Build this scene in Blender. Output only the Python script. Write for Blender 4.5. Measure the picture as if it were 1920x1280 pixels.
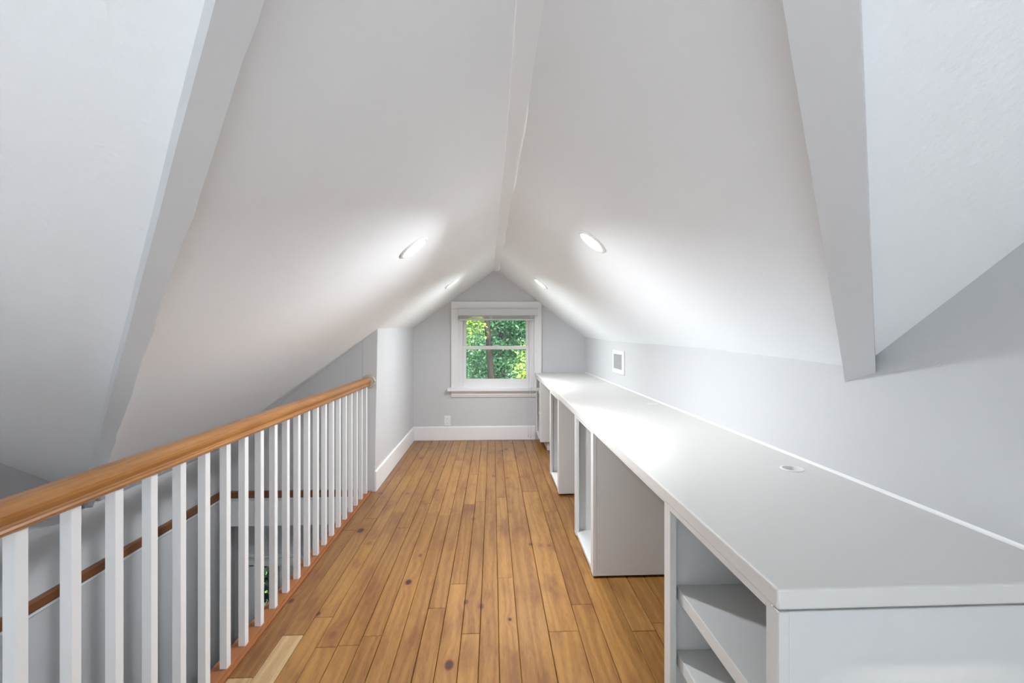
import bpy, bmesh, math, random
from mathutils import Vector, Matrix, noise

random.seed(7)
S = bpy.context.scene
COL = S.collection
for o in list(bpy.data.objects):
    bpy.data.objects.remove(o, do_unlink=True)

# ------------------------------------------------------------------ camera
F, PSI, CY, H = 840.35, 0.0432, 628.36, 1.2
cd = bpy.data.cameras.new('camera')
cd.sensor_fit = 'HORIZONTAL'; cd.sensor_width = 36.0
cd.lens = F / 1920 * 36
cd.shift_y = -(640 - CY) / 1920
cd.clip_start = 0.02
cam = bpy.data.objects.new('camera', cd); COL.objects.link(cam)
cam.location = (0, 0, H); cam.rotation_euler = (math.pi / 2, 0, -PSI)
S.camera = cam

# ------------------------------------------------------------------ world, sun, exposure
LENS_POWER = 14.0
LAMP_SPREAD = 120
LAMP_COLOR = (0.90, 0.955, 1.0)
P_NEAR, P_FAR, P_REAR_FILL = 7.8, 7.4, 30.0
W = bpy.data.worlds.new('world'); S.world = W; W.use_nodes = True
nt = W.node_tree; nt.nodes.clear()
wo = nt.nodes.new('ShaderNodeOutputWorld'); wb = nt.nodes.new('ShaderNodeBackground')
sky = nt.nodes.new('ShaderNodeTexSky'); sky.sky_type = 'NISHITA'
sky.sun_disc = False; sky.sun_elevation = math.radians(52); sky.sun_rotation = math.radians(180)
sky.air_density = 1.0; sky.dust_density = 2.0
nt.links.new(sky.outputs[0], wb.inputs[0]); wb.inputs[1].default_value = 0.16
nt.links.new(wb.outputs[0], wo.inputs[0])
sl = bpy.data.lights.new('sun', 'SUN'); sl.energy = 11.0; sl.angle = 0.01; sl.color = (1, 0.95, 0.85)
so = bpy.data.objects.new('sun', sl); COL.objects.link(so)
so.rotation_euler = (math.radians(40), 0, math.radians(-4)); so.location = (0, -6, 12)
vs = S.view_settings
S.display_settings.display_device = 'sRGB'
vs.view_transform = 'Standard'; vs.look = 'None'; vs.gamma = 1.0; vs.use_curve_mapping = False
vs.exposure = 0.66

# ------------------------------------------------------------------ pixel helpers (direction only)
def ray(u, v):
    a = (u - 960) / F; b = -(v - CY) / F
    return Vector((a * math.cos(PSI) + math.sin(PSI), math.cos(PSI) - a * math.sin(PSI), b))
def on_floor(u, v, z=0.0):
    r = ray(u, v); return Vector((0, 0, H)) + r * ((z - H) / r.z)
def on_plane(u, v, a, b, c):           # plane z = a + b x + c y
    r = ray(u, v); return Vector((0, 0, H)) + r * ((a - H) / (r.z - b * r.x - c * r.y))

# ------------------------------------------------------------------ materials
def newmat(name):
    m = bpy.data.materials.new(name); m.use_nodes = True
    n = m.node_tree; b = n.nodes['Principled BSDF']
    return m, n, b
def N(n, t, **kw):
    nd = n.nodes.new(t)
    for k, v in kw.items():
        setattr(nd, k, v)
    return nd
def link(n, a, b): n.links.new(a, b)

def paint(name, col, rough=0.55, bump=0.0, scale=120.0, spec=0.35, mott=0.02):
    m, n, b = newmat(name)
    b.inputs['Roughness'].default_value = rough
    b.inputs['Specular IOR Level'].default_value = spec
    g = N(n, 'ShaderNodeNewGeometry')
    no = N(n, 'ShaderNodeTexNoise'); no.inputs['Scale'].default_value = 2.3; no.inputs['Detail'].default_value = 4
    link(n, g.outputs['Position'], no.inputs['Vector'])
    mx = N(n, 'ShaderNodeMix', data_type='RGBA')
    mx.inputs[6].default_value = (*[c * (1 - mott) for c in col], 1)
    mx.inputs[7].default_value = (*[min(1, c * (1 + mott)) for c in col], 1)
    link(n, no.outputs['Fac'], mx.inputs[0]); link(n, mx.outputs[2], b.inputs['Base Color'])
    if bump:
        n2 = N(n, 'ShaderNodeTexNoise'); n2.inputs['Scale'].default_value = scale; n2.inputs['Detail'].default_value = 3
        link(n, g.outputs['Position'], n2.inputs['Vector'])
        bp = N(n, 'ShaderNodeBump'); bp.inputs['Strength'].default_value = bump; bp.inputs['Distance'].default_value = 0.002
        link(n, n2.outputs['Fac'], bp.inputs['Height']); link(n, bp.outputs[0], b.inputs['Normal'])
    return m

def wood(name, light, dark, red, grain_axis='y', rough=0.36, knots=(), contrast=1.0, bump=0.25, stain=1.0):
    m, n, b = newmat(name)
    g = N(n, 'ShaderNodeNewGeometry'); oi = N(n, 'ShaderNodeObjectInfo')
    sep = N(n, 'ShaderNodeSeparateXYZ'); link(n, g.outputs['Position'], sep.inputs[0])
    def M(op, a, bb=None, c=None, clamp=False):
        nd = N(n, 'ShaderNodeMath', operation=op); nd.use_clamp = clamp
        for i, v in enumerate((a, bb, c)):
            if v is None: continue
            if isinstance(v, (int, float)): nd.inputs[i].default_value = v
            else: link(n, v, nd.inputs[i])
        return nd.outputs[0]
    X, Y, Z = sep.outputs
    if grain_axis == 'x': X, Y = Y, X
    r = oi.outputs['Random']
    # knots: dark spots that also push the grain aside
    K = None; KW = None
    for (kx, ky, kr, ks) in knots:
        sub = N(n, 'ShaderNodeVectorMath', operation='SUBTRACT'); sub.inputs[1].default_value = (kx, ky, 0)
        link(n, g.outputs['Position'], sub.inputs[0])
        mul = N(n, 'ShaderNodeVectorMath', operation='MULTIPLY'); mul.inputs[1].default_value = (1 / kr, 0.62 / kr, 0)
        link(n, sub.outputs[0], mul.inputs[0])
        ln = N(n, 'ShaderNodeVectorMath', operation='LENGTH'); link(n, mul.outputs[0], ln.inputs[0])
        d = ln.outputs['Value']
        a = N(n, 'ShaderNodeMapRange', interpolation_type='SMOOTHSTEP')
        a.inputs['From Min'].default_value = 0.55; a.inputs['From Max'].default_value = 1.25
        a.inputs['To Min'].default_value = ks; a.inputs['To Max'].default_value = 0
        link(n, d, a.inputs['Value'])
        w = N(n, 'ShaderNodeMapRange', interpolation_type='SMOOTHSTEP')
        w.inputs['From Min'].default_value = 0.3; w.inputs['From Max'].default_value = 5.0
        w.inputs['To Min'].default_value = 1; w.inputs['To Max'].default_value = 0
        link(n, d, w.inputs['Value'])
        K = a.outputs[0] if K is None else M('MAXIMUM', K, a.outputs[0])
        KW = w.outputs[0] if KW is None else M('MAXIMUM', KW, w.outputs[0])
    xo = M('MULTIPLY_ADD', r, 13.7, X)
    if KW is not None:
        xo = M('MULTIPLY_ADD', KW, 0.018, xo)
    cb = N(n, 'ShaderNodeCombineXYZ')          # stretched along the board
    link(n, xo, cb.inputs[0]); link(n, M('MULTIPLY_ADD', r, 31.0, M('MULTIPLY', Y, 0.07)), cb.inputs[1]); link(n, Z, cb.inputs[2])
    fine = N(n, 'ShaderNodeTexNoise'); fine.inputs['Scale'].default_value = 260; fine.inputs['Detail'].default_value = 5; fine.inputs['Roughness'].default_value = 0.65
    link(n, cb.outputs[0], fine.inputs['Vector'])
    rings = N(n, 'ShaderNodeTexWave', wave_type='BANDS', bands_direction='X'); rings.inputs['Scale'].default_value = 7
    rings.inputs['Distortion'].default_value = 11.0; rings.inputs['Detail'].default_value = 2.5; rings.inputs['Detail Scale'].default_value = 2.0
    link(n, cb.outputs[0], rings.inputs['Vector'])
    cb2 = N(n, 'ShaderNodeCombineXYZ')
    link(n, xo, cb2.inputs[0]); link(n, M('MULTIPLY_ADD', r, 17.0, M('MULTIPLY', Y, 0.30)), cb2.inputs[1]); link(n, Z, cb2.inputs[2])
    st = N(n, 'ShaderNodeTexNoise'); st.inputs['Scale'].default_value = 9; st.inputs['Detail'].default_value = 4; st.inputs['Roughness'].default_value = 0.6
    link(n, cb2.outputs[0], st.inputs['Vector'])
    g1 = M('MULTIPLY', M('SUBTRACT', fine.outputs['Fac'], 0.5), 1.1 * contrast)
    g2 = M('MULTIPLY', M('SUBTRACT', rings.outputs['Fac'], 0.5), 0.30 * contrast)
    g3 = M('MULTIPLY', M('SUBTRACT', r, 0.5), 0.34 * contrast)
    f = M('ADD', M('ADD', M('ADD', g1, g2), g3), 0.42, clamp=True)
    mx = N(n, 'ShaderNodeMix', data_type='RGBA'); mx.inputs[6].default_value = (*light, 1); mx.inputs[7].default_value = (*dark, 1)
    link(n, f, mx.inputs[0])
    mr = N(n, 'ShaderNodeMapRange', interpolation_type='SMOOTHSTEP'); mr.inputs['From Min'].default_value = 0.46; mr.inputs['From Max'].default_value = 0.72
    mr.inputs['To Max'].default_value = 0.75 * stain
    link(n, st.outputs['Fac'], mr.inputs['Value'])
    mx2 = N(n, 'ShaderNodeMix', data_type='RGBA'); mx2.inputs[7].default_value = (*red, 1)
    link(n, mr.outputs[0], mx2.inputs[0]); link(n, mx.outputs[2], mx2.inputs[6])
    out = mx2.outputs[2]
    if K is not None:
        h = N(n, 'ShaderNodeMix', data_type='RGBA'); h.inputs[7].default_value = (0.24, 0.09, 0.03, 1)
        link(n, M('MULTIPLY', M('POWER', KW, 3.0), 0.7), h.inputs[0]); link(n, out, h.inputs[6])
        k = N(n, 'ShaderNodeMix', data_type='RGBA'); k.inputs[7].default_value = (0.035, 0.012, 0.006, 1)
        link(n, K, k.inputs[0]); link(n, h.outputs[2], k.inputs[6]); out = k.outputs[2]
    link(n, out, b.inputs['Base Color'])
    b.inputs['Specular IOR Level'].default_value = 0.5
    rr = M('MULTIPLY_ADD', st.outputs['Fac'], 0.16, rough - 0.08)
    link(n, rr, b.inputs['Roughness'])
    bp = N(n, 'ShaderNodeBump'); bp.inputs['Strength'].default_value = bump; bp.inputs['Distance'].default_value = 0.001
    link(n, fine.outputs['Fac'], bp.inputs['Height']); link(n, bp.outputs[0], b.inputs['Normal'])
    return m

def plain(name, col, rough=0.5, metal=0.0, emit=None, strength=0.0):
    m, n, b = newmat(name)
    b.inputs['Base Color'].default_value = (*col, 1); b.inputs['Roughness'].default_value = rough; b.inputs['Metallic'].default_value = metal
    if emit:
        b.inputs['Emission Color'].default_value = (*emit, 1); b.inputs['Emission Strength'].default_value = strength
    return m

def leafmat(name, c1, c2, c3):
    m, n, b = newmat(name)
    g = N(n, 'ShaderNodeNewGeometry'); no = N(n, 'ShaderNodeTexNoise'); no.inputs['Scale'].default_value = 2.6; no.inputs['Detail'].default_value = 3
    link(n, g.outputs['Position'], no.inputs['Vector'])
    w = N(n, 'ShaderNodeTexWhiteNoise', noise_dimensions='1D'); link(n, g.outputs['Random Per Island'], w.inputs['W'])
    a = N(n, 'ShaderNodeMix', data_type='RGBA'); a.inputs[6].default_value = (*c1, 1); a.inputs[7].default_value = (*c2, 1)
    link(n, w.outputs['Value'], a.inputs[0])
    r = N(n, 'ShaderNodeMapRange', interpolation_type='SMOOTHSTEP'); r.inputs['From Min'].default_value = 0.45; r.inputs['From Max'].default_value = 0.65
    link(n, no.outputs['Fac'], r.inputs['Value'])
    c = N(n, 'ShaderNodeMix', data_type='RGBA'); c.inputs[7].default_value = (*c3, 1)
    link(n, r.outputs[0], c.inputs[0]); link(n, a.outputs[2], c.inputs[6]); link(n, c.outputs[2], b.inputs['Base Color'])
    b.inputs['Roughness'].default_value = 0.32
    tr = N(n, 'ShaderNodeBsdfTranslucent'); link(n, c.outputs[2], tr.inputs[0])
    ms = N(n, 'ShaderNodeMixShader'); ms.inputs[0].default_value = 0.35
    o = n.nodes['Material Output']
    link(n, b.outputs[0], ms.inputs[1]); link(n, tr.outputs[0], ms.inputs[2]); link(n, ms.outputs[0], o.inputs[0])
    return m

def glassmat(name):
    m = bpy.data.materials.new(name); m.use_nodes = True; n = m.node_tree; n.nodes.clear()
    o = n.nodes.new('ShaderNodeOutputMaterial'); t = n.nodes.new('ShaderNodeBsdfTransparent'); gl = n.nodes.new('ShaderNodeBsdfGlossy')
    gl.inputs['Roughness'].default_value = 0.02; t.inputs[0].default_value = (0.96, 0.98, 0.97, 1)
    fr = n.nodes.new('ShaderNodeFresnel'); fr.inputs[0].default_value = 1.35
    ms = n.nodes.new('ShaderNodeMixShader')
    n.links.new(fr.outputs[0], ms.inputs[0]); n.links.new(t.outputs[0], ms.inputs[1]); n.links.new(gl.outputs[0], ms.inputs[2]); n.links.new(ms.outputs[0], o.inputs[0])
    return m

# knots of the floor, read off the photograph: (pixel x, y, radius in px, strength)
KN = [(766, 1091, 6, .95), (597, 1150, 4, .9), (842, 1246, 9, .9), (546, 1126, 5, .8), (624, 1190, 7, .35), (788, 1041, 4, .5),
      (692, 1018, 4, .4), (874, 1128, 5, .75), (902, 1136, 6, .6), (956, 1161, 3.5, .9), (995, 1020, 3.5, .8), (1030, 1022, 3.5, .5),
      (676, 994, 6.5, .85), (713.5, 924, 5, .6), (821, 919, 3.2, .75), (888, 972, 4.5, .6), (789, 858.5, 4, .75), (831, 874, 3, .6),
      (809, 884, 3, .7), (793, 940, 5, .4), (941, 844.5, 4, .8), (949, 842, 4, .8), (968, 857, 3, .7), (926, 892, 4, .6), (951, 896, 3.5, .6),
      (975, 894, 3, .5), (764, 925, 4, .5), (872, 915, 3, .5), (1014, 1022, 4, .25)]
KNOTS = []
for (u, v, rp, s) in KN:
    q = on_floor(u, v); D = q.y
    KNOTS.append((q.x, q.y, rp * D / F, s))

MT = {}
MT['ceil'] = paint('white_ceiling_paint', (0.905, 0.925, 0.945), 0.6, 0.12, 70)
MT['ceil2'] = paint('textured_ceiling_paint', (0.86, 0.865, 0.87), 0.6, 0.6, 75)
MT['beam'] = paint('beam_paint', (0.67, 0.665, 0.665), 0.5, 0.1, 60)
MT['wall'] = paint('pale_grey_wall_paint', (0.64, 0.645, 0.655), 0.5, 0.15, 150)
MT['white'] = paint('white_trim_paint', (0.86, 0.86, 0.855), 0.35, 0.0, spec=0.5)
MT['cabinet'] = paint('white_cabinet_paint', (0.70, 0.70, 0.69), 0.35, 0.05, 200, spec=0.5)
MT['top'] = paint('white_worktop_paint', (0.70, 0.685, 0.66), 0.42, 0.04, 160, spec=0.5, mott=0.012)
MT['baluster'] = paint('white_baluster_paint', (0.84, 0.84, 0.835), 0.4, spec=0.5)
MT['floor'] = wood('pine_floorboards', (0.355, 0.176, 0.046), (0.150, 0.055, 0.011), (0.150, 0.050, 0.014), knots=KNOTS, rough=0.35, contrast=1.15)
MT['patch'] = wood('pale_patch_board', (0.54, 0.37, 0.19), (0.28, 0.145, 0.055), (0.42, 0.26, 0.12), contrast=1.1, stain=0.3)
MT['nosing'] = wood('stained_nosing', (0.40, 0.155, 0.055), (0.25, 0.085, 0.028), (0.33, 0.115, 0.042))
MT['rail'] = wood('oak_handrail', (0.50, 0.235, 0.072), (0.25, 0.092, 0.024), (0.32, 0.125, 0.037), rough=0.3, contrast=0.9)
MT['cap'] = wood('brown_cap_wood', (0.27, 0.11, 0.04), (0.15, 0.055, 0.02), (0.2, 0.075, 0.028))
MT['capx'] = wood('brown_cap_wood_across', (0.27, 0.11, 0.04), (0.15, 0.055, 0.02), (0.2, 0.075, 0.028), grain_axis='x')
MT['bounce_floor'] = paint('pale_bounce_floor', (0.74, 0.76, 0.78), 0.9, 0.6, 300, spec=0.1)  # pale tone chosen to bounce light up from behind the viewer
MT['dark'] = plain('dark_gap', (0.03, 0.022, 0.018), 0.8)
MT['subfloor'] = plain('subfloor', (0.07, 0.035, 0.018), 0.8)
MT['lens'] = plain('lit_lens', (0.9, 0.9, 0.9), 0.4, 0, (1.0, 0.99, 0.98), LENS_POWER)
MT['glass'] = glassmat('window_glass')
MT['vinyl'] = paint('white_vinyl', (0.87, 0.87, 0.875), 0.3, spec=0.5)
MT['blind'] = paint('white_blind', (0.66, 0.66, 0.665), 0.45)
MT['rosette'] = paint('beige_rosette', (0.55, 0.49, 0.39), 0.35)
MT['slot'] = plain('outlet_slot', (0.06, 0.06, 0.06), 0.6)
MT['grille'] = paint('grey_grille', (0.60, 0.60, 0.60), 0.5)
MT['steel'] = plain('hinge_metal', (0.75, 0.75, 0.75), 0.35, 0.6)
MT['bark'] = paint('bark', (0.035, 0.028, 0.022), 0.9, 0.5, 30, mott=0.3)
MT['leafA'] = leafmat('leaves_mid', (0.08, 0.27, 0.12), (0.42, 0.60, 0.40), (0.03, 0.15, 0.07))  # whitish second tone puts bright leaf highlights into the colour
MT['leafB'] = leafmat('leaves_dark', (0.035, 0.15, 0.06), (0.08, 0.24, 0.10), (0.025, 0.10, 0.045))
MT['leafC'] = leafmat('leaves_yellow', (0.34, 0.52, 0.09), (0.52, 0.66, 0.16), (0.24, 0.42, 0.08))
MT['leafD'] = leafmat('leaves_evergreen', (0.02, 0.05, 0.03), (0.05, 0.085, 0.055), (0.012, 0.03, 0.02))
MT['grass'] = paint('lawn', (0.10, 0.2, 0.05), 0.9, 0.4, 20, mott=0.3)

# ------------------------------------------------------------------ mesh helpers
class MB:
    def __init__(s): s.v = []; s.f = []; s.sm = False
    def quadbox(s, P):          # 8 corners: bottom 4 ccw, top 4 ccw
        i = len(s.v); s.v += [tuple(p) for p in P]
        s.f += [(i+3, i+2, i+1, i), (i+4, i+5, i+6, i+7), (i, i+1, i+5, i+4), (i+1, i+2, i+6, i+5), (i+2, i+3, i+7, i+6), (i+3, i, i+4, i+7)]
        return s
    def box(s, x0, x1, y0, y1, z0, z1):
        return s.quadbox([(x0, y0, z0), (x1, y0, z0), (x1, y1, z0), (x0, y1, z0), (x0, y0, z1), (x1, y0, z1), (x1, y1, z1), (x0, y1, z1)])
    def sweep(s, prof, p0, p1, ax, up):     # closed profile of (a, b) swept from p0 to p1
        i = len(s.v); n = len(prof); ax = Vector(ax); up = Vector(up)
        for p in (Vector(p0), Vector(p1)):
            s.v += [tuple(p + ax * a + up * b) for a, b in prof]
        s.f += [(i + k, i + (k + 1) % n, i + n + (k + 1) % n, i + n + k) for k in range(n)]
        s.f += [tuple(i + k for k in reversed(range(n))), tuple(i + n + k for k in range(n))]
        return s
    def lathe(s, prof, c, axis, n=32):      # (r, h) profile around axis
        axis = Vector(axis).normalized(); t = axis.orthogonal().normalized(); b = axis.cross(t); c = Vector(c)
        i = len(s.v); m = len(prof)
        for k in range(n):
            a = 2 * math.pi * k / n; d = t * math.cos(a) + b * math.sin(a)
            s.v += [tuple(c + d * r + axis * h) for r, h in prof]
        for k in range(n):
            for j in range(m - 1):
                a0 = i + k * m + j; a1 = i + ((k + 1) % n) * m + j
                s.f.append((a0, a1, a1 + 1, a0 + 1))
        return s
    def tube(s, pts, r, n=8):
        i = len(s.v); pts = [Vector(p) for p in pts]; m = len(pts)
        for j, p in enumerate(pts):
            d = (pts[min(j + 1, m - 1)] - pts[max(j - 1, 0)]).normalized(); t = d.orthogonal().normalized(); b = d.cross(t)
            rr = r[j] if isinstance(r, (list, tuple)) else r
            s.v += [tuple(p + (t * math.cos(2 * math.pi * k / n) + b * math.sin(2 * math.pi * k / n)) * rr) for k in range(n)]
        for j in range(m - 1):
            for k in range(n):
                s.f.append((i + j * n + k, i + j * n + (k + 1) % n, i + (j + 1) * n + (k + 1) % n, i + (j + 1) * n + k))
        s.f += [tuple(i + k for k in reversed(range(n))), tuple(i + (m - 1) * n + k for k in range(n))]
        return s
    def build(s, name, mat, parent=None, bevel=0.0, smooth=False, seg=2):
        me = bpy.data.meshes.new(name); me.from_pydata(s.v, [], s.f)
        bm = bmesh.new(); bm.from_mesh(me)
        bmesh.ops.recalc_face_normals(bm, faces=bm.faces)
        if bevel:
            es = [e for e in bm.edges if len(e.link_faces) == 2 and e.calc_face_angle(0) > 0.5]
            bmesh.ops.bevel(bm, geom=es, offset=bevel, segments=seg, affect='EDGES', profile=0.5)
        bm.to_mesh(me); bm.free()
        if smooth:
            for p in me.polygons: p.use_smooth = True
        me.materials.append(mat)
        o = bpy.data.objects.new(name, me); COL.objects.link(o)
        if parent is not None: o.parent = parent
        return o
def bx(name, mat, x0, x1, y0, y1, z0, z1, parent=None, bevel=0.0, seg=2):
    ox = parent.location if parent is not None else Vector((0, 0, 0))
    return MB().box(x0 - ox.x, x1 - ox.x, y0 - ox.y, y1 - ox.y, z0 - ox.z, z1 - ox.z).build(name, mat, parent, bevel, seg=seg)
def empty(name, loc):
    o = bpy.data.objects.new(name, None); COL.objects.link(o); o.location = loc; o.empty_display_size = 0.1
    return o
def tag(o, label, cat=None, group=None, kind=None):
    o['label'] = label
    if cat: o['category'] = cat
    if group: o['group'] = group
    if kind: o['kind'] = kind
    return o
def struct(o, label, cat): return tag(o, label, cat, kind='structure')
def interp(x, tab):
    if x <= tab[0][0]: return tab[0][1]
    for (a, b), (c, d) in zip(tab, tab[1:]):
        if x <= c: return b + (d - b) * (x - a) / (c - a)
    return tab[-1][1]

# ------------------------------------------------------------------ room numbers (metres)
YF, YW = 5.1525, 3.482          # far wall, wall at the end of the stairwell
XR, XK = 1.0724, -2.054         # right wall, far side of the stairwell
ZR = 1.931                      # ridge
YB, YRIDGE = -3.2, -1.0         # back of the room, ridge of the cross gable
A2, B2 = 1.9908, -0.70          # slope facing the corridor: z = A2 + B2 y
ZLOW = -2.6
def rc(y): return interp(y, [(1.6, 0.079), (5.15, 0.038)])
def zr(y): return interp(y, [(0.5, 1.895), (3.5, ZR)])
def z_left(x, y):
    xr = rc(y) - 0.03; d = xr - x
    s = interp(y, [(0.5, 0.740), (3.4, 0.757), (5.15, 0.705)])
    return zr(y) - s * d - 0.012 * max(0, d - 1.0) + 0.006 * math.sin(3.0 * d + 1.3 * y)*min(1,d*3)
def z_right(x, y):
    xr = rc(y) + 0.03
    ze = interp(y, [(1.33, 1.107), (1.67, 1.119), (2.12, 1.131), (2.72, 1.139), (3.94, 1.147), (5.15, 1.178)])
    k = (x - xr) / (XR - xr)
    return zr(y) + (ze - zr(y)) * k + 0.006 * min(1, max(0, y - 1.2)) * math.sin(math.pi * min(1, max(0, k))) * math.sin(1.1 * y + 0.4)
TILT = 0.016                    # the foreground slope sits a little higher towards the left
def z_p2(y, x=XR):
    a = A2 + TILT * (XR - x)
    return a + B2 * y if y > YRIDGE else a + B2 * YRIDGE + 0.70 * (y - YRIDGE)
def valley(x, zf):
    lo, hi = -0.6, 4.5           # zf - z_p2 grows with y
    for _ in range(40):
        m = (lo + hi) / 2
        if zf(x, m) > z_p2(m, x): hi = m
        else: lo = m
    return hi

# ------------------------------------------------------------------ ceiling
def grid(mb, xs, y0f, y1f, zf, n):
    i = len(mb.v)
    for x in xs:
        a, b = y0f(x), y1f(x)
        for k in range(n + 1):
            y = a + (b - a) * k / n
            mb.v.append((x if not callable(x) else 0, y, zf(x, y)))
    for c in range(len(xs) - 1):
        for k in range(n):
            p = i + c * (n + 1) + k
            mb.f.append((p, p + 1, p + n + 2, p + n + 1))
def lin(a, b, n): return [a + (b - a) * k / n for k in range(n + 1)]
ceil = empty('ceiling', (0, 2.5, ZR)); struct(ceil, 'white plastered gable ceiling over the loft corridor', 'ceiling')
def cpart(name, mb, mat):
    mb.v = [(x, y - 2.5, z - ZR) for x, y, z in mb.v]
    return mb.build(name, mat, ceil, smooth=True)
VAL = {}
def slope(side):
    zf = z_left if side < 0 else z_right
    mb = MB(); nx, ny = 30, 60
    ends = XK - 0.07 if side < 0 else XR + 0.07
    cols = []; edge = []
    for k in range(nx + 1):
        col = []
        t = k / nx
        y0 = 0.5
        for _ in range(6):
            x0 = (rc(y0) + 0.03 * side) * (1 - t) + ends * t; y0 = valley(x0, zf)
        for j in range(ny + 1):
            y = y0 + (YF + 0.1 - y0) * j / ny
            wv = 0.004 * math.sin(4.3 * y) + 0.003 * math.sin(9.1 * y + 1) if (side > 0 and j) else 0
            x = (rc(y) + 0.03 * side + wv) * (1 - t) + ends * t
            col.append((x, y, zf(x, y)))
        edge.append(col[0]); cols.append(col)
    for c in cols: mb.v += c
    for k in range(nx):
        for j in range(ny):
            p = k * (ny + 1) + j
            mb.f.append((p, p + 1, p + ny + 2, p + ny + 1))
    VAL[side] = edge
    return mb
cpart('slope_panel', slope(-1), MT['ceil'])
cpart('slope_panel', slope(1), MT['ceil'])
mb = MB()
ys = lin(VAL[-1][0][1], YF + 0.1, 60)
for y in ys: mb.v += [(rc(y) - 0.034, y, zr(y) + .001), (rc(y) + 0.042, y, zr(y) + .001)]
for k in range(len(ys) - 1): mb.f.append((2 * k, 2 * k + 1, 2 * k + 3, 2 * k + 2))
cpart('ridge_strip', mb, MT['ceil'])
ceil2 = MB(); ny = 24
edge = list(reversed(VAL[-1])) + VAL[1]
for (x, yv, zv) in edge:
    for k in range(ny + 1):
        y = YRIDGE + (yv - YRIDGE) * k / ny
        z = z_p2(y, x) + 0.004 * noise.noise((x * 1.7, y * 1.7, 0)) * min(1, (ny - k) / 5)
        ceil2.v.append((x, y, zv if k == ny else z))
for c in range(len(edge) - 1):
    for k in range(ny):
        p = c * (ny + 1) + k; ceil2.f.append((p, p + 1, p + ny + 2, p + ny + 1))
o = ceil2.build('ceiling', MT['ceil2'], smooth=True)
struct(o, 'textured grey-white ceiling slope in the foreground, in front of the beams', 'ceiling')
mb = MB(); mb.v = [(x, y, z_p2(y, x)) for x, y in ((XK - .07, YRIDGE), (XR + .07, YRIDGE), (XR + .07, YB - .1), (XK - .07, YB - .1))]; mb.f = [(0, 1, 2, 3)]
struct(mb.build('ceiling', MT['ceil']), 'plain white ceiling slope behind the viewer', 'ceiling')

# valley beams: bottom face between two arrises, vertical sides running up into the ceiling
def beam(name, A0, B0, d, L, wob=0.0):
    n = 40; mb = MB(); h = 0.13
    for k in range(n + 1):
        t = L * k / n
        a = A0 + d * t; b = B0 + d * t
        e = wob * (noise.noise((t * 5.0, 1.7, 0)) + 0.5 * noise.noise((t * 17, 4.2, 0)))
        acr = (A0 - B0).normalized(); a = a + acr * e
        mb.v += [tuple(a), tuple(b), (b.x, b.y, b.z + h), (a.x, a.y, a.z + h)]
    for k in range(n):
        p = 4 * k
        for c in range(4): mb.f.append((p + c, p + (c + 1) % 4, p + 4 + (c + 1) % 4, p + 4 + c))
    mb.f += [(0, 1, 2, 3), (4 * n + 3, 4 * n + 2, 4 * n + 1, 4 * n)]
    return mb.build(name, MT['beam'])
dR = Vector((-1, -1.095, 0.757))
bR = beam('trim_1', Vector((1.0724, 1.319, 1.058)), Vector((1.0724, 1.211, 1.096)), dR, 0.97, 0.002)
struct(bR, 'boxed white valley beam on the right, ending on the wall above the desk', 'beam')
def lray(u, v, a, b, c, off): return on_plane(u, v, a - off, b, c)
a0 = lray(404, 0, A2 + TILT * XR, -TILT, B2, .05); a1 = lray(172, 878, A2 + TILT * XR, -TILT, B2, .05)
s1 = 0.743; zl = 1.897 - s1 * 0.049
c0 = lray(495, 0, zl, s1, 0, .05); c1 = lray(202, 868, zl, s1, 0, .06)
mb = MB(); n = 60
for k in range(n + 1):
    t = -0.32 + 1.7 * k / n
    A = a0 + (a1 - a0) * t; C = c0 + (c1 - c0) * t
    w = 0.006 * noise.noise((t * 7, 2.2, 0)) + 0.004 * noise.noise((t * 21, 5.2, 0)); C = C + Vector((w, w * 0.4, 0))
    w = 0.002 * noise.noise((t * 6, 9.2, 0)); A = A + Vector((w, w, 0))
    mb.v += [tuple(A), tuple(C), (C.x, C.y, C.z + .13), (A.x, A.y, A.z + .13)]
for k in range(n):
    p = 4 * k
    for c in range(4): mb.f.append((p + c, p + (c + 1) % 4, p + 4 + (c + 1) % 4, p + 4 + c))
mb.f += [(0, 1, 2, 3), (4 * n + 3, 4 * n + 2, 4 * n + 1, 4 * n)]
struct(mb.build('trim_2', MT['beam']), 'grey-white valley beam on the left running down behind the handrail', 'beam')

# ------------------------------------------------------------------ walls
def wall_cells(name, axis, c0, c1, cells, mat):
    """axis 'x': wall in the x-z plane between y=c0 and c1; axis 'y': in the y-z plane between x=c0 and c1.
    cells: (u0, u1, zlo, zhi0, zhi1)"""
    mb = MB()
    for (u0, u1, zl, zh0, zh1) in cells:
        if axis == 'x':
            mb.quadbox([(u0, c0, zl), (u1, c0, zl), (u1, c1, zl), (u0, c1, zl), (u0, c0, zh0), (u1, c0, zh1), (u1, c1, zh1), (u0, c1, zh0)])
        else:
            mb.quadbox([(c0, u0, zl), (c1, u0, zl), (c1, u1, zl), (c0, u1, zl), (c0, u0, zh0), (c1, u0, zh0), (c1, u1, zh1), (c0, u1, zh1)])
    return mb.build(name, mat)
WX0, WX1, WZ0, WZ1 = -0.391, 0.478, 0.592, 1.500     # far window opening
up = 0.07
zt = lambda x: (z_left(x, YF) if x < 0.038 else z_right(x, YF)) + up
cells = [(-1.02, WX0, -5.3, zt(-1.02), zt(WX0)), (WX0, WX1, -5.3, WZ0, WZ0), (WX0, 0.0, WZ1, zt(WX0), ZR + up), (0.0, 0.08, WZ1, ZR + up, ZR + up),
         (0.08, WX1, WZ1, ZR + up, zt(WX1)), (WX1, XR + .1, -5.3, zt(WX1), zt(XR + .1))]
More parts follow.
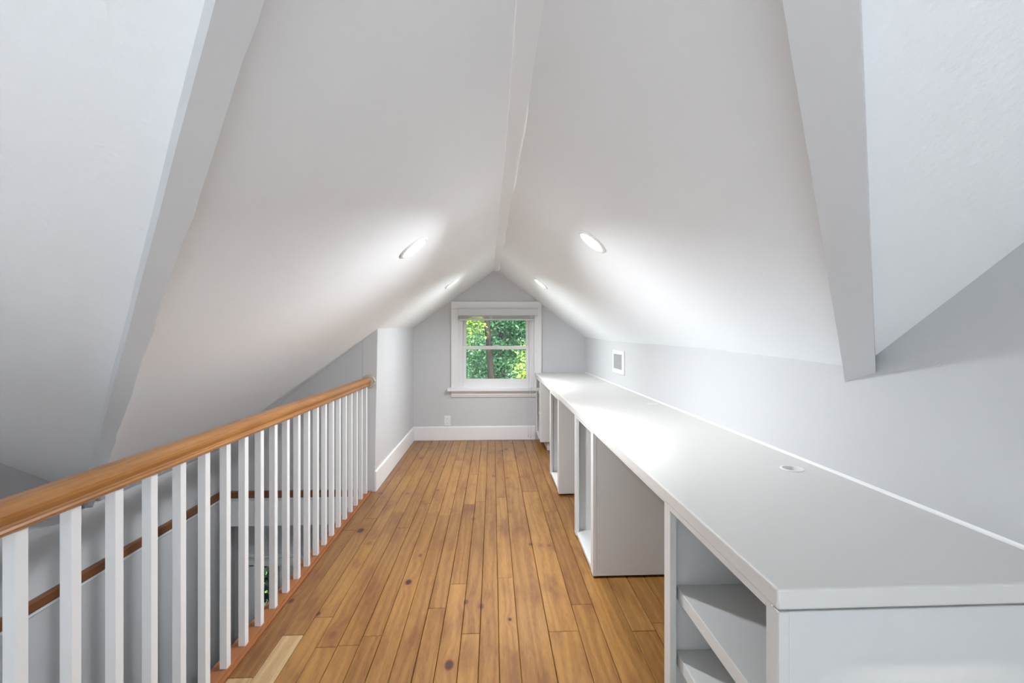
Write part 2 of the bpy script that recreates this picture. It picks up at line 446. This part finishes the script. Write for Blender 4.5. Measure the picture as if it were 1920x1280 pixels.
struct(wall_cells('wall_far', 'x', YF, YF + 0.12, cells, MT['wall']), 'pale grey gable end wall around the window', 'wall')
# right wall with the gable part rising towards the viewer
def ztr(y): return max(z_p2(y), z_right(XR, max(y, 0.3)) if y > 1.0 else 0) + up
ww = (-1.75, -0.55, 0.75, 1.85)
ysr = [YB - .1, ww[0], YRIDGE, ww[1], 0.0, 0.6, 1.0, 1.25, 1.4, 2, 2.7, 3.4, 4.2, YF + .1]
cells = []
for a, b in zip(ysr, ysr[1:]):
    if a >= ww[0] and b <= ww[1]:
        cells += [(a, b, -5.3, ww[2], ww[2]), (a, b, ww[3], ztr(a), ztr(b))]
    else: cells.append((a, b, -5.3, ztr(a), ztr(b)))
struct(wall_cells('wall_right', 'y', XR, XR + 0.12, cells, MT['wall']), 'long pale grey wall behind the white desk', 'wall')
def ztl(y): return max(z_p2(y, XK), z_left(XK, max(y, 1.0)) if y > 1.5 else 0) + up
ysl = [YB - .1, YRIDGE, 0, 1, 1.8, 2.2, 2.5, 3.0, 3.8]
cells = [(a, b, ZLOW, ztl(a), ztl(b)) for a, b in zip(ysl, ysl[1:])]
struct(wall_cells('wall_left', 'y', XK - 0.12, XK, cells, MT['wall']), 'grey wall on the far side of the stairwell', 'wall')
struct(wall_cells('wall_back', 'x', YB - .12, YB, [(XK - .1, XR + .1, -5.3, z_p2(YB, XK) + up, z_p2(YB) + up)], MT['white']), 'low grey wall behind the viewer', 'wall')
# wall at the end of the stairwell and the corridor wall it turns into
XC = -0.905
zs = lambda x: z_left(x, YW) + up
struct(wall_cells('wall_stair_end', 'x', YW, YW + 0.1, [(XK - .1, -1.5, -.02, zs(XK - .1), zs(-1.5)), (-1.5, -1.0, -.02, zs(-1.5), zs(-1.0))], MT['wall']),
       'grey wall facing the stairs where the handrail ends', 'wall')
mb = MB()
zn, zf_ = z_left(XC, YW) + up, z_left(XC, YF) + up
mb.quadbox([(-1.0, YW, -.02), (XC, YW, -.02), (XC, YF + .05, -.02), (-1.0, YF + .05, -.02),
            (-1.0, YW, zn), (-0.880, YW, zn), (-0.903, YF + .05, zf_), (-1.0, YF + .05, zf_)])
struct(mb.build('wall_corridor', MT['wall'], bevel=0.004), 'short bright corridor wall left of the window', 'wall')
# below the floor: stairwell sides, lower hall
struct(wall_cells('wall_stair_side', 'y', -0.99, -0.94, [(-.3, YW + .2, ZLOW, -0.035, -0.035)], MT['wall']), 'grey stairwell wall under the floor edge', 'wall')
struct(wall_cells('wall_stair_back', 'x', -0.36, -0.30, [(XK, -.94, ZLOW, -0.02, -0.02)], MT['wall']), 'stairwell wall below the landing', 'wall')
YL = 3.66
dx0, dx1, dz1 = -1.90, -1.02, -0.62
struct(wall_cells('wall_lower', 'x', YL, YL + .1, [(XK - .1, dx0, ZLOW, -0.1, -0.1), (dx0, dx1, dz1, -0.1, -0.1), (dx1, -.9, ZLOW, -0.1, -0.1)], MT['wall']),
       'grey wall of the lower hall seen through the balusters', 'wall')
fl = MB().box(XK - .1, -.9, -.4, 3.8, ZLOW - .06, ZLOW).build('floor', MT['subfloor']); struct(fl, 'dark wood floor of the lower hall', 'floor')
cl = MB().box(XK - .1, -.99, YW + .005, 3.9, -0.20, -0.10).build('ceiling', MT['ceil']); struct(cl, 'soffit over the lower hall door', 'ceiling')

# ------------------------------------------------------------------ floor of planks
floor = MB().box(-0.935, XR + .1, -0.30, YF + .1, -0.25, -0.020).build('floor', MT['subfloor'])
struct(floor, 'honey-brown knotty pine plank floor', 'floor')
land = MB().box(XK - .1, XR + .1, YB - .1, -0.30, -0.25, 0.004).build('floor', MT['bounce_floor']); struct(land, 'unseen floor behind the viewer, added pale to bounce light upward', 'floor')  # invented pale surface, bounces light onto the near ceiling
XB_ = [-0.926, -0.8402, -0.7574, -0.6801, -0.6001, -0.5182, -0.4428, -0.3626, -0.2827, -0.2055, -0.1254, -0.0509, 0.0245, 0.1018, 0.2263, 0.3511, 0.4458, 0.5665,
       0.664, 0.752, 0.86, 0.965, XR]
JP = [(450, 1270), (548, 1190), (697, 1192), (949, 1083), (1054, 1183), (1212, 1182), (1072, 1012), (879, 1187.5), (760, 890), (794, 890), (806, 961), (851, 961),
      (741, 961), (915, 961), (879, 889.5), (874, 945), (866.5, 863), (947.5, 863.5), (988, 921), (965, 960.6), (1029, 959), (1018, 864)]
joints = {k: [] for k in range(len(XB_) - 1)}
for (u, v) in JP:
    q = on_floor(u, v)
    for k in range(len(XB_) - 1):
        if XB_[k] <= q.x < XB_[k + 1]: joints[k].append(q.y)
patch_end = on_floor(548, 1190).y
for k in range(len(XB_) - 1):
    js = sorted(joints[k]); 
    y0_ = -0.298; edges = [y0_]
    lo = js[0] if js else 9
    yy = (js[0] if js else 1.2 + random.uniform(-.4, .9))
    down = []
    while yy > y0_ + 0.6:
        yy -= random.uniform(1.0, 2.0)
        if k == 1 and not down: yy = 1.25
        if yy > y0_ + .4: down.append(yy)
    edges += sorted(down) + js
    if not js: edges.append(2.2 + random.uniform(-.4, 1.2))
    last = edges[-1]
    if YF - last > 2.6: edges.append(last + random.uniform(1.1, 1.7))
    edges.append(YF)
    x0, x1 = XB_[k] + random.uniform(.0006, .0013), XB_[k + 1] - random.uniform(.0006, .0013)
    for a, b in zip(edges, edges[1:]):
        if b - a < 0.12: continue
        a_, b_ = a + 0.0008, b - 0.0008
        h = random.uniform(-0.0006, 0.0006); c = 0.0022
        cx, cy = (x0 + x1) / 2, (a_ + b_) / 2
        V = []
        for (dx, z) in ((0, -0.02), (0, h - c), (c, h)):
            V += [(x0 + dx - cx, a_ + dx - cy, z), (x1 - dx - cx, a_ + dx - cy, z), (x1 - dx - cx, b_ - dx - cy, z), (x0 + dx - cx, b_ - dx - cy, z)]
        Fc = [(8, 9, 10, 11)]
        for L in (0, 4):
            for e in range(4): Fc.append((L + e, L + (e + 1) % 4, L + 4 + (e + 1) % 4, L + 4 + e))
        me = bpy.data.meshes.new('plank'); me.from_pydata(V, [], Fc)
        pale = (k == 1 and abs(b - patch_end) < 0.01) or (k == 0 and b <= on_floor(450, 1270).y + .01 and b > 1.0)
        me.materials.append(MT['patch'] if pale else MT['floor'])
        po = bpy.data.objects.new('plank', me); COL.objects.link(po); po.location = (cx, cy, 0)
        po.parent = floor
        if pale: po['label'] = 'pale unstained replacement board'

# nosing strip under the balusters
nose = [(-1.010, -.005), (-1.006, .004), (-0.998, .007), (-0.944, .007), (-0.942, .002), (-0.938, .002), (-0.936, .009), (-0.930, .010), (-0.927, .004), (-0.927, -.02), (-1.006, -.03), (-1.010, -.022)]
mb = MB().sweep(nose, (0, -.3, 0), (0, YW - .002, 0), (1, 0, 0), (0, 0, 1))
struct(mb.build('trim_3', MT['nosing']), 'reddish-brown wood nosing along the stair edge under the balusters', 'nosing')
# brown cap and white moulding round the stairwell
capp = [(0, .022), (.020, .022), (.026, .016), (.026, -.018), (.022, -.027), (0, -.027)]
mold = [(0, -.027), (.018, -.027), (.018, -.034), (.012, -.038), (.012, -.046), (.006, -.053), (0, -.053)]
capL = MB().sweep(capp, (XK, -.3, 0), (XK, YW, 0), (1, 0, 0), (0, 0, 1)).build('trim_4', MT['cap'])
struct(capL, 'dark brown wood cap along the far stairwell wall', 'trim')
MB().sweep(mold, (XK, -.3, 0), (XK, YW, 0), (1, 0, 0), (0, 0, 1)).build('moulding', MT['white'], capL)
capE = MB().sweep(capp, (XK, YW, 0), (-1.012, YW, 0), (0, -1, 0), (0, 0, 1)).build('trim_5', MT['capx'])
struct(capE, 'brown wood cap across the end of the stairwell', 'trim')
MB().sweep(mold, (XK, YW, 0), (-1.012, YW, 0), (0, -1, 0), (0, 0, 1)).build('moulding', MT['white'], capE)
bx('fascia', MT['white'], XK, -1.012, YW - .006, YW + .012, -.244, -.05, capE)

# baseboards
def base(name, p0, p1, ax, label):
    prof = [(0, 0), (.014, 0), (.014, .146), (.011, .153), (0, .155)]
    return struct(MB().sweep(prof, p0, p1, ax, (0, 0, 1)).build(name, MT['white']), label, 'baseboard')
base('baseboard_far', (XC, YF, .002), (0.49, YF, .002), (0, -1, 0), 'white baseboard under the window')
base('baseboard_corridor', (XC, YW - .004, .002), (XC, YF, .002), (1, 0, 0), 'white baseboard along the short corridor wall')

# ------------------------------------------------------------------ far window
win = empty('window_1', (0.045, YF, WZ0)); struct(win, 'white double-hung window looking onto green trees', 'window')
def wb_(name, mat, x0, x1, y0, y1, z0, z1, par=None, bev=0.003):
    return bx(name, mat, x0, x1, y0, y1, z0, z1, par or win, bev)
def child_of(part, o):
    o.parent = part
    o.location = -part.location
    return o
yi = YF
wb_('casing', MT['white'], -.473, -.387, yi - .020, yi + .001, .600, 1.502)
wb_('casing', MT['white'], .476, .562, yi - .020, yi + .001, .600, 1.502)
wb_('head_casing', MT['white'], -.473, .562, yi - .022, yi + .001, 1.500, 1.586)
wb_('stool', MT['white'], -.516, .600, yi - .055, yi + .05, .562, .600, bev=.006)
mb = MB().sweep([(0, .494), (.012, .494), (.014, .512), (.020, .516), (.020, .530), (.012, .535), (.012, .562), (0, .562)], (-.473 - .045, 0, -WZ0), (.56 - .045, 0, -WZ0), (0, -1, 0), (0, 0, 1))
mb.build('apron', MT['white'], win)
for (a, b) in ((WX0, -.342), (.424, WX1)): wb_('jamb', MT['vinyl'], a, b, yi + .004, yi + .10, .60, 1.50)
wb_('frame_head', MT['vinyl'], -.342, .424, yi + .004, yi + .10, 1.455, 1.50)
wb_('frame_sill', MT['vinyl'], -.342, .424, yi + .004, yi + .10, .595, .655)
def sash(y0, z0, z1, bot, topr, latch=False):
    x0, x1 = -.341, .423; s = .036
    sa = wb_('sash', MT['vinyl'], x0, x0 + s, y0, y0 + .032, z0, z1)
    mb = MB()
    ox = Vector((0.045, YF, WZ0))
    for (a, b, c, d) in ((x0, x0 + s, z0, z1), (x1 - s, x1, z0, z1), (x0 + s, x1 - s, z0, z0 + bot), (x0 + s, x1 - s, z1 - topr, z1)):
        mb.box(a - ox.x, b - ox.x, y0 - ox.y, y0 + .032 - ox.y, c - ox.z, d - ox.z)
    me = mb.build('sash', MT['vinyl'], win, .002); old = sa.data; sa.data = me.data
    bpy.data.objects.remove(me, do_unlink=True); bpy.data.meshes.remove(old)
    MB().box(x0 + s - .004 - ox.x, x1 - s + .004 - ox.x, y0 + .014 - ox.y, y0 + .018 - ox.y, z0 + bot - .004 - ox.z, z1 - topr + .004 - ox.z).build('pane', MT['glass'], sa)
    if latch:
        MB().box(.02 - ox.x, .07 - ox.x, y0 - .004 - ox.y, y0 + .02 - ox.y, z1 - ox.z, z1 + .010 - ox.z).build('latch', MT['vinyl'], sa, .003)
    return sa
sash(yi + .055, 1.040, 1.458, .036, .036)
sash(yi + .018, .652, 1.078, .046, .040, True)
# blind
bl = empty('window_blind', (0.045, yi - .03, 1.37)); tag(bl, 'white raised slatted blind with valance at the top of the window', 'blind')
bx('valance', MT['blind'], -.385, .518, yi - .075, yi - .024, 1.424, 1.502, bl, .004)
bx('valance_return', MT['blind'], .500, .519, yi - .074, yi - .021, 1.432, 1.500, bl, .002)
for k in range(6): bx('slat', MT['blind'], -.376, .466, yi - .066, yi - .026, 1.388 + k * .0062, 1.3915 + k * .0062, bl, .001, 1)
bx('bottom_rail', MT['blind'], -.376, .466, yi - .068, yi - .026, 1.368, 1.386, bl, .003)
for (cx, zb) in ((.405, .045), (.434, .035)):
    p = MB().tube([(cx - .045, -.05, .07), (cx - .045 + .004, -.05, -.5), (cx - .045, -.05, zb + .03 - 1.37)], .0022, 6).build('cord', MT['blind'], bl)
    MB().lathe([(.0, .0), (.007, .0), (.008, .012), (.004, .03), (0, .032)], (cx - .045, -.05, zb - 1.37), (0, 0, 1), 10).build('tassel', MT['blind'], p)

# ------------------------------------------------------------------ gable window added behind the viewer for daylight fill, lower hall door
w2 = empty('added_window_2', (XR, -1.15, ww[2])); struct(w2, 'white sash window added in the unseen gable wall for daylight fill', 'window')
for (a, b, c, d) in ((ww[0], ww[0] + .05, ww[2], ww[3]), (ww[1] - .05, ww[1], ww[2], ww[3]), (ww[0], ww[1], ww[2], ww[2] + .05), (ww[0], ww[1], ww[3] - .05, ww[3]), (ww[0], ww[1], 1.28, 1.32)):
    bx('frame', MT['vinyl'], XR + .03, XR + .09, a, b, c, d, w2)
bx('pane', MT['glass'], XR + .058, XR + .062, ww[0] + .05, ww[1] - .05, ww[2] + .05, ww[3] - .05, w2)
d1 = empty('door_1', (-1.4, YL, ZLOW)); struct(d1, 'white glazed door with casing in the lower hall', 'door')
bx('casing', MT['white'], dx0 - .045, dx0 + .008, YL - .02, YL + .001, ZLOW, dz1, d1, .003)
bx('casing', MT['white'], dx1 - .008, dx1 + .02, YL - .02, YL + .001, ZLOW, dz1, d1, .003)
mb = MB().sweep([(0, 0), (.02, 0), (.02, .05), (.026, .055), (.026, .065), (.034, .075), (.034, .085), (0, .085)], (dx0 - .06 + 1.4, 0, dz1 - .012 - ZLOW), (dx1 + .03 + 1.4, 0, dz1 - .012 - ZLOW), (0, -1, 0), (0, 0, 1))
mb.build('head_casing', MT['white'], d1)
bx('jamb', MT['white'], dx0, dx0 + .03, YL, YL + .09, ZLOW, dz1, d1)
bx('mullion', MT['white'], -1.765, -1.72, YL + .02, YL + .08, ZLOW, dz1, d1)
bx('lower_panel', MT['white'], dx0 + .03, -1.765, YL + .03, YL + .06, ZLOW, -1.6, d1)
bx('sidelight', MT['glass'], dx0 + .03, -1.765, YL + .04, YL + .045, -1.6, dz1, d1)
lf = bx('leaf', MT['white'], -1.715, dx1, YL + .02, YL + .06, ZLOW + .01, dz1, d1, .003)
# low access door at the foot of the left wall
d2 = empty('door_2', (XK, 1.6, .06)); struct(d2, 'white access door at the far left edge', 'door')
bx('leaf', MT['white'], XK, XK + .018, 1.36, 1.938, .10, .60, d2, .003)
bx('frame', MT['white'], XK, XK + .012, 1.33, 1.950, .07, .62, d2, .003)

# ------------------------------------------------------------------ stairs (below the edge, descending away from the viewer)
stw = empty('staircase', (-1.5, -.3, ZLOW)); tag(stw, 'stairs descending below the railing', 'stairs')
nst = 13; rise = -ZLOW / nst; run = .245
for k in range(nst - 1):
    z = -rise * (k + 1); y0 = -.285 + run * k
    bx('tread', MT['nosing'], XK + .03, -1.015, y0, y0 + run + .025, z - .03, z, stw, .004)
    bx('riser', MT['white'], XK + .03, -1.015, y0 + .0, y0 + .015, z, z + rise - (.03 if k else 0.02), stw)

# ------------------------------------------------------------------ railing
rl = empty('stair_railing', (-.962, 1.6, 0)); tag(rl, 'oak handrail on white square balusters along the stairwell', 'railing')
xc, w = -.9622, .0258
half = [(.020, .812), (.0245, .813), (.0285, .817), (.0305, .822), (.0285, .827), (.0255, .829), (.0245, .833), (.027, .838), (.0315, .846), (.033, .855), (.0315, .864), (.025, .871), (.013, .875)]
prof = half + [(-a, b) for a, b in reversed(half)]
MB().sweep(prof, (0, -.34 - 1.6, 0), (0, YW - .012 - 1.6, 0), (1, 0, 0), (0, 0, 1)).build('handrail', MT['rail'], rl)
bal = None
for i in range(-10, 22):
    y = .9341 + .1183 * i
    if bal is None:
        bal = MB().box(-w / 2, w / 2, 0, w, .0065, .8135).build('baluster', MT['baluster'], rl, .0016, seg=2); b_ = bal
    else:
        b_ = bal.copy(); COL.objects.link(b_); b_.parent = rl
    b_.location = (0, y - 1.6, 0)
MB().lathe([(0, 0), (.050, 0), (.052, .004), (.049, .010), (.040, .013), (.034, .010), (.028, .012), (0, .012)], (.014, YW - 1.6, .846), (0, -1, 0), 36).build('rosette', MT['rosette'], rl, smooth=True)
MB().lathe([(0, 0), (.004, 0), (.003, .003), (0, .003)], (.014 + .043, YW - .011 - 1.6, .846), (0, -1, 0), 10).build('screw', MT['slot'], rl)
bx('newel_post', MT['white'], xc - .045, xc + .045, -.40, -.31, -.0, 1.0, rl, .006)

# ------------------------------------------------------------------ desk
XD, ZD, YN = .4845, .7684, .7417
GR = [(.966, 1.408, .031), (1.006, 2.778, .031), (1.0, 4.05, .031)]
top = MB().box(XD, XR - .001, YN, YF - .001, ZD - .037, ZD).build('worktop', MT['top'], None, .005, seg=3)
for (gx, gy, gr) in GR:
    cut = MB().lathe([(0, -.05), (gr, -.05), (gr, .05), (0, .05)], (gx, gy, ZD), (0, 0, 1), 40).build('cut', MT['top'])
    md = top.modifiers.new('b', 'BOOLEAN'); md.object = cut; md.operation = 'DIFFERENCE'; md.solver = 'EXACT'
    dg = bpy.context.evaluated_depsgraph_get(); nm = bpy.data.meshes.new_from_object(top.evaluated_get(dg))
    top.modifiers.clear(); top.data = nm; bpy.data.objects.remove(cut, do_unlink=True)
tag(top, 'long white painted worktop along the right wall', 'worktop')
bx('apron_strip', MT['cabinet'], XD + .008, XR - .002, YN + .030, YF - .002, ZD - .047, ZD - .037, top)
caulk = MB().sweep([(0, 0), (-.006, 0), (-.003, .003), (0, .008)], (XR, YN, ZD), (XR, YF, ZD), (1, 0, 0), (0, 0, 1)).build('caulk_bead', MT['white'], top)
gl_ = ['nearest the viewer', 'in the middle of the desk', 'below the wall vent near the window']
for (gx, gy, gr), t in zip(GR, gl_):
    g = empty('cable_grommet', (gx, gy, ZD)); tag(g, 'small white cable grommet in the worktop, ' + t, 'grommet', 'cable grommets')
    MB().lathe([(gr - .004, -.035), (gr - .001, -.035), (gr - .001, .0005), (gr + .004, .0005), (gr + .003, .0022), (gr - .004, .0022), (gr - .004, -.035)], (0, 0, 0), (0, 0, 1), 40).build('rim', MT['white'], g, smooth=False)
    MB().lathe([(0, -.020), (gr - .004, -.020), (gr - .004, -.024), (0, -.024)], (0, 0, 0), (0, 0, 1), 32).build('cap', MT['grille'], g)

ZC = ZD - .047
def cabinet(y0, y1, label, z0=.012, near=.045, far=.045, shelves=(), bottom=.020, xback=1.03, group='white cabinet units under the worktop', toe=False, xf=XD + .010):
    c = empty('desk_cabinet', (xf, y0, 0)); tag(c, label, 'cabinet', group)
    cm = MT['cabinet']
    bx('side_panel', cm, xf + .018, xback, y0, y0 + .019, z0, ZC, c, .001, 1)
    bx('side_panel', cm, xf + .018, xback, y1 - .019, y1, z0, ZC, c, .001, 1)
    bx('back_panel', cm, xback - .012, xback, y0 + .019, y1 - .019, z0, ZC, c)
    bx('bottom_panel', cm, xf + .004, xback - .012, y0 + .019, y1 - .019, z0, z0 + bottom, c, .001, 1)
    bx('stile', cm, xf, xf + .0185, y0 - .0005, y0 + near, z0, ZC, c, .001, 1)
    bx('stile', cm, xf, xf + .0185, y1 - far, y1 + .0005, z0, ZC, c, .001, 1)
    bx('top_rail', cm, xf, xf + .0185, y0 + near, y1 - far, ZC - .012, ZC, c, .001, 1)
    for z in shelves:
        bx('shelf', cm, xf + .026, xback - .012, y0 + .019, y1 - .019, z - .036, z, c, .002, 2)
    return c
c1_ = cabinet(.755, 1.272, 'white open shelf cabinet nearest the viewer, at the end of the worktop', near=.036, far=.042, shelves=(.490, .305), z0=.0)
c2_ = cabinet(2.192, 2.69, 'open white cabinet, second from the viewer, with empty tall compartment', near=.050, far=.05)
c3_ = cabinet(3.34, 3.86, 'open white cabinet, third from the viewer under the worktop', near=.06, far=.05)
c4_ = cabinet(4.644, YF - .004, 'white cabinet raised on a toe kick next to the window wall', z0=.088, near=.06, far=.04)
bx('toe_kick', MT['cabinet'], .570, 1.0, 4.66, YF - .004, 0, .088, c4_)
for z in (.60, .38): bx('hinge', MT['steel'], XD + .004, XD + .011, 4.705, 4.745, z - .014, z + .014, c4_, .002)

# ------------------------------------------------------------------ wall vent, outlet
v = empty('wall_vent', (XR, 3.757, .97)); tag(v, 'white framed grey wall register above the worktop', 'vent')
y0, y1, z0, z1 = 3.590, 3.925, .876, 1.070
for (a, b, c, d) in ((y0, y0 + .055, z0, z1), (y1 - .03, y1, z0, z1), (y0 + .05, y1 - .03, z0, z0 + .036), (y0 + .05, y1 - .03, z1 - .032, z1)):
    bx('frame', MT['white'], XR - .012, XR, a, b, c, d, v, .002)
bx('back_plate', MT['grille'], XR - .002, XR, y0 + .05, y1 - .03, z0 + .034, z1 - .03, v)
for k in range(16):
    yy = y0 + .060 + k * .0158; bx('louver', MT['grille'], XR - .009, XR - .001, yy, yy + .004, z0 + .034, z1 - .030, v)
for k in range(1, 4): bx('louver_bar', MT['grille'], XR - .007, XR - .001, y0 + .05, y1 - .03, z0 + .034 + k * .032, z0 + .037 + k * .032, v)
ou = empty('wall_outlet', (-.516, YF, .223)); tag(ou, 'white duplex wall outlet above the baseboard left of the window', 'outlet')
bx('plate', MT['white'], -.552, -.480, YF - .006, YF, .165, .281, ou, .003)
for zc in (.248, .198):
    r = MB().box(-.017, .017, -.0085, -.005, zc - .223 - .014, zc - .223 + .014).build('receptacle', MT['vinyl'], ou, .002)
    for dx in (-.007, .006): MB().box(dx - .0012, dx + .0012, -.0092, -.008, zc - .223 - .004, zc - .223 + .006).build('slot', MT['slot'], r)
MB().lathe([(0, 0), (.003, 0), (.003, .001), (0, .001)], (0, -.0065, 0), (0, -1, 0), 10).build('screw', MT['steel'], ou)

# ------------------------------------------------------------------ recessed lights
def downlight(p, nrm, label, power, r=.058, spread=LAMP_SPREAD):
    e = empty('recessed_light', p); tag(e, label, 'light', 'recessed ceiling lights')
    MB().lathe([(r, -.004), (r + .001, .003), (r + .010, .004), (r + .018, .0015), (r + .019, -.004), (r, -.004)], (0, 0, 0), nrm, 40).build('trim_ring', MT['white'], e, smooth=True)
    MB().lathe([(.0005, .0025), (r * .6, .0025), (r + .0005, .001)], (0, 0, 0), nrm, 40).build('lens', MT['lens'], e)
    ld = bpy.data.lights.new('bulb', 'AREA'); ld.shape = 'DISK'; ld.size = 2 * r; ld.energy = power; ld.spread = math.radians(spread); ld.color = LAMP_COLOR
    lo = bpy.data.objects.new('bulb', ld); COL.objects.link(lo); lo.parent = e
    lo.location = nrm * .006; lo.rotation_euler = (-nrm).to_track_quat('Z', 'Y').to_euler()
def ceil_pt(x, y, zf):
    e = 0.02; z = zf(x, y)
    dzx = (zf(x + e, y) - zf(x - e, y)) / (2 * e); dzy = (zf(x, y + e) - zf(x, y - e)) / (2 * e)
    n_ = Vector((dzx, dzy, -1)).normalized()
    return Vector((x, y, z)) + n_ * .004, n_
for (x, y, zf, lb) in ((-.363, 2.083, z_left, 'bright recessed light on the left ceiling slope, nearer the viewer'), (.456, 2.039, z_right, 'bright recessed light on the right ceiling slope, nearer the viewer'),
                       (-.351, 3.919, z_left, 'small recessed light on the left ceiling slope near the window'), (.423, 3.929, z_right, 'small recessed light on the right ceiling slope near the window')):
    p, n_ = ceil_pt(x, y, zf); downlight(p, n_, lb, P_NEAR if y < 3 else P_FAR)
zf3 = lambda x, y: z_p2(y, x)
for (x, y, s) in ((-1.1, -.45, 'left one of the pair'), (.5, -.45, 'right one of the pair')):
    p, n_ = ceil_pt(x, y, zf3); downlight(p, n_, 'unseen fill light added behind the viewer, ' + s, P_REAR_FILL, spread=104)  # invented pair, added to fill the foreground with light

# ------------------------------------------------------------------ outside
gr = MB().box(-30, 30, 5.6, 60, -5.4, -5.3).build('ground', MT['grass']); struct(gr, 'lawn below the house', 'ground')
def tree(x, y, ztop, crown, leaf, nleaf, size, label, trunk=.16, name='garden_tree', lean=0.0, zbase=-5.3):
    t = empty(name, (x, y, zbase)); tag(t, label, 'tree', 'trees outside the window') if name == 'garden_tree' else tag(t, label, 'shrub')
    h = ztop - zbase
    pts = [(lean * k / 8 + .05 * math.sin(k), .04 * math.cos(k * 1.7), h * k / 8) for k in range(9)]
    MB().tube(pts, [trunk * (1.15 - .09 * k) for k in range(9)], 10).build('trunk', MT['bark'], t, smooth=True)
    V, Fc = [], []
    rnd = random.Random(int(1000 * abs(x) + 10 * y))
    clumps = []
    for (cx, cy, cz, rx, rz) in crown:
        for _ in range(46):
            a, b = rnd.uniform(0, 2 * math.pi), math.acos(rnd.uniform(-1, 1)); q = rnd.uniform(.45, 1.0)
            clumps.append((cx + rx * q * math.sin(b) * math.cos(a), cy + rx * q * math.sin(b) * math.sin(a), cz + rz * q * math.cos(b), rnd.uniform(.16, .34)))
    for _ in range(nleaf):
        cx, cy, cz, cr = rnd.choice(clumps)
        gs = lambda q: max(-1.4 * q, min(1.4 * q, rnd.gauss(0, q)))
        p = Vector((cx + gs(cr), cy + gs(cr), cz + gs(cr * .8)))
        s = size * rnd.uniform(.6, 1.3)
        d = Vector((rnd.gauss(0, 1), rnd.gauss(0, 1), rnd.gauss(-.3, .7))).normalized(); u = d.orthogonal().normalized(); 
        u = Matrix.Rotation(rnd.uniform(0, 6.28), 3, d) @ u
        i = len(V)
        V += [tuple(p), tuple(p + d * s * .5 + u * s * .27), tuple(p + d * s), tuple(p + d * s * .5 - u * s * .27)]
        Fc.append((i, i + 1, i + 2, i + 3))
    me = bpy.data.meshes.new('foliage'); me.from_pydata([(a - 0, b - 0, c - zbase) for a, b, c in V], [], Fc)
    me.materials.append(MT[leaf]); o = bpy.data.objects.new('foliage', me); COL.objects.link(o); o.parent = t
    o.location = (0, 0, 0); o['kind'] = 'stuff'
    return t
tree(-1.05, 9.6, 3.4, [(0, 0, 2.2, .8, .9), (.15, 0, 1.5, .55, .5)], 'leafC', 9000, .075, 'bright yellow-green tree at the upper left of the window view', .06)
tree(1.02, 8.7, 1.1, [(0, 0, .45, .36, .6)], 'leafC', 5000, .065, 'yellow-green shrubby tree at the lower right of the window view', .05)
tree(-1.5, 13.3, 2.6, [(0, 0, .4, 1.1, 1.2), (.0, 0, 1.8, 1.0, .9)], 'leafA', 12000, .10, 'mid-green tree filling the lower left of the window view', .10)
tree(1.95, 12.6, 3.6, [(0, 0, 2.2, 1.0, 1.2), (0, 0, .6, 1.1, 1.1)], 'leafA', 12000, .10, 'mid-green tree at the upper right of the window view', .10)
tree(.60, 11.2, 2.9, [(-.9, 0, 2.6, .35, .45)], 'leafB', 2500, .10, 'dark leaning trunk tree in the middle of the window view', .13, lean=-.9)
tree(.45, 17.5, 4.9, [(0, 0, 3.6, 1.7, 1.3), (.5, 0, 1.4, 1.4, 1.0), (-.7, 0, .4, 1.2, .9)], 'leafB', 13000, .13, 'deep green tree farther back in the middle of the window view', .22, lean=-.2)
tree(.2, 24.5, 7.0, [(-2.6, 0, 1.6, 2.6, 3.6), (2.6, 0, 1.6, 2.6, 3.6), (0, .3, 1.0, 2.4, 3.4)], 'leafA', 18000, .24, 'broad leafy tree behind the others outside', .25)
tree(-2.05, 4.75, -.75, [(0, 0, -1.2, .35, .5)], 'leafD', 4000, .08, 'dark evergreen shrub added to darken the view through the lower door glass', .06, name='garden_shrub')  # added in the sight line to hide the sunlit lawn behind the pane
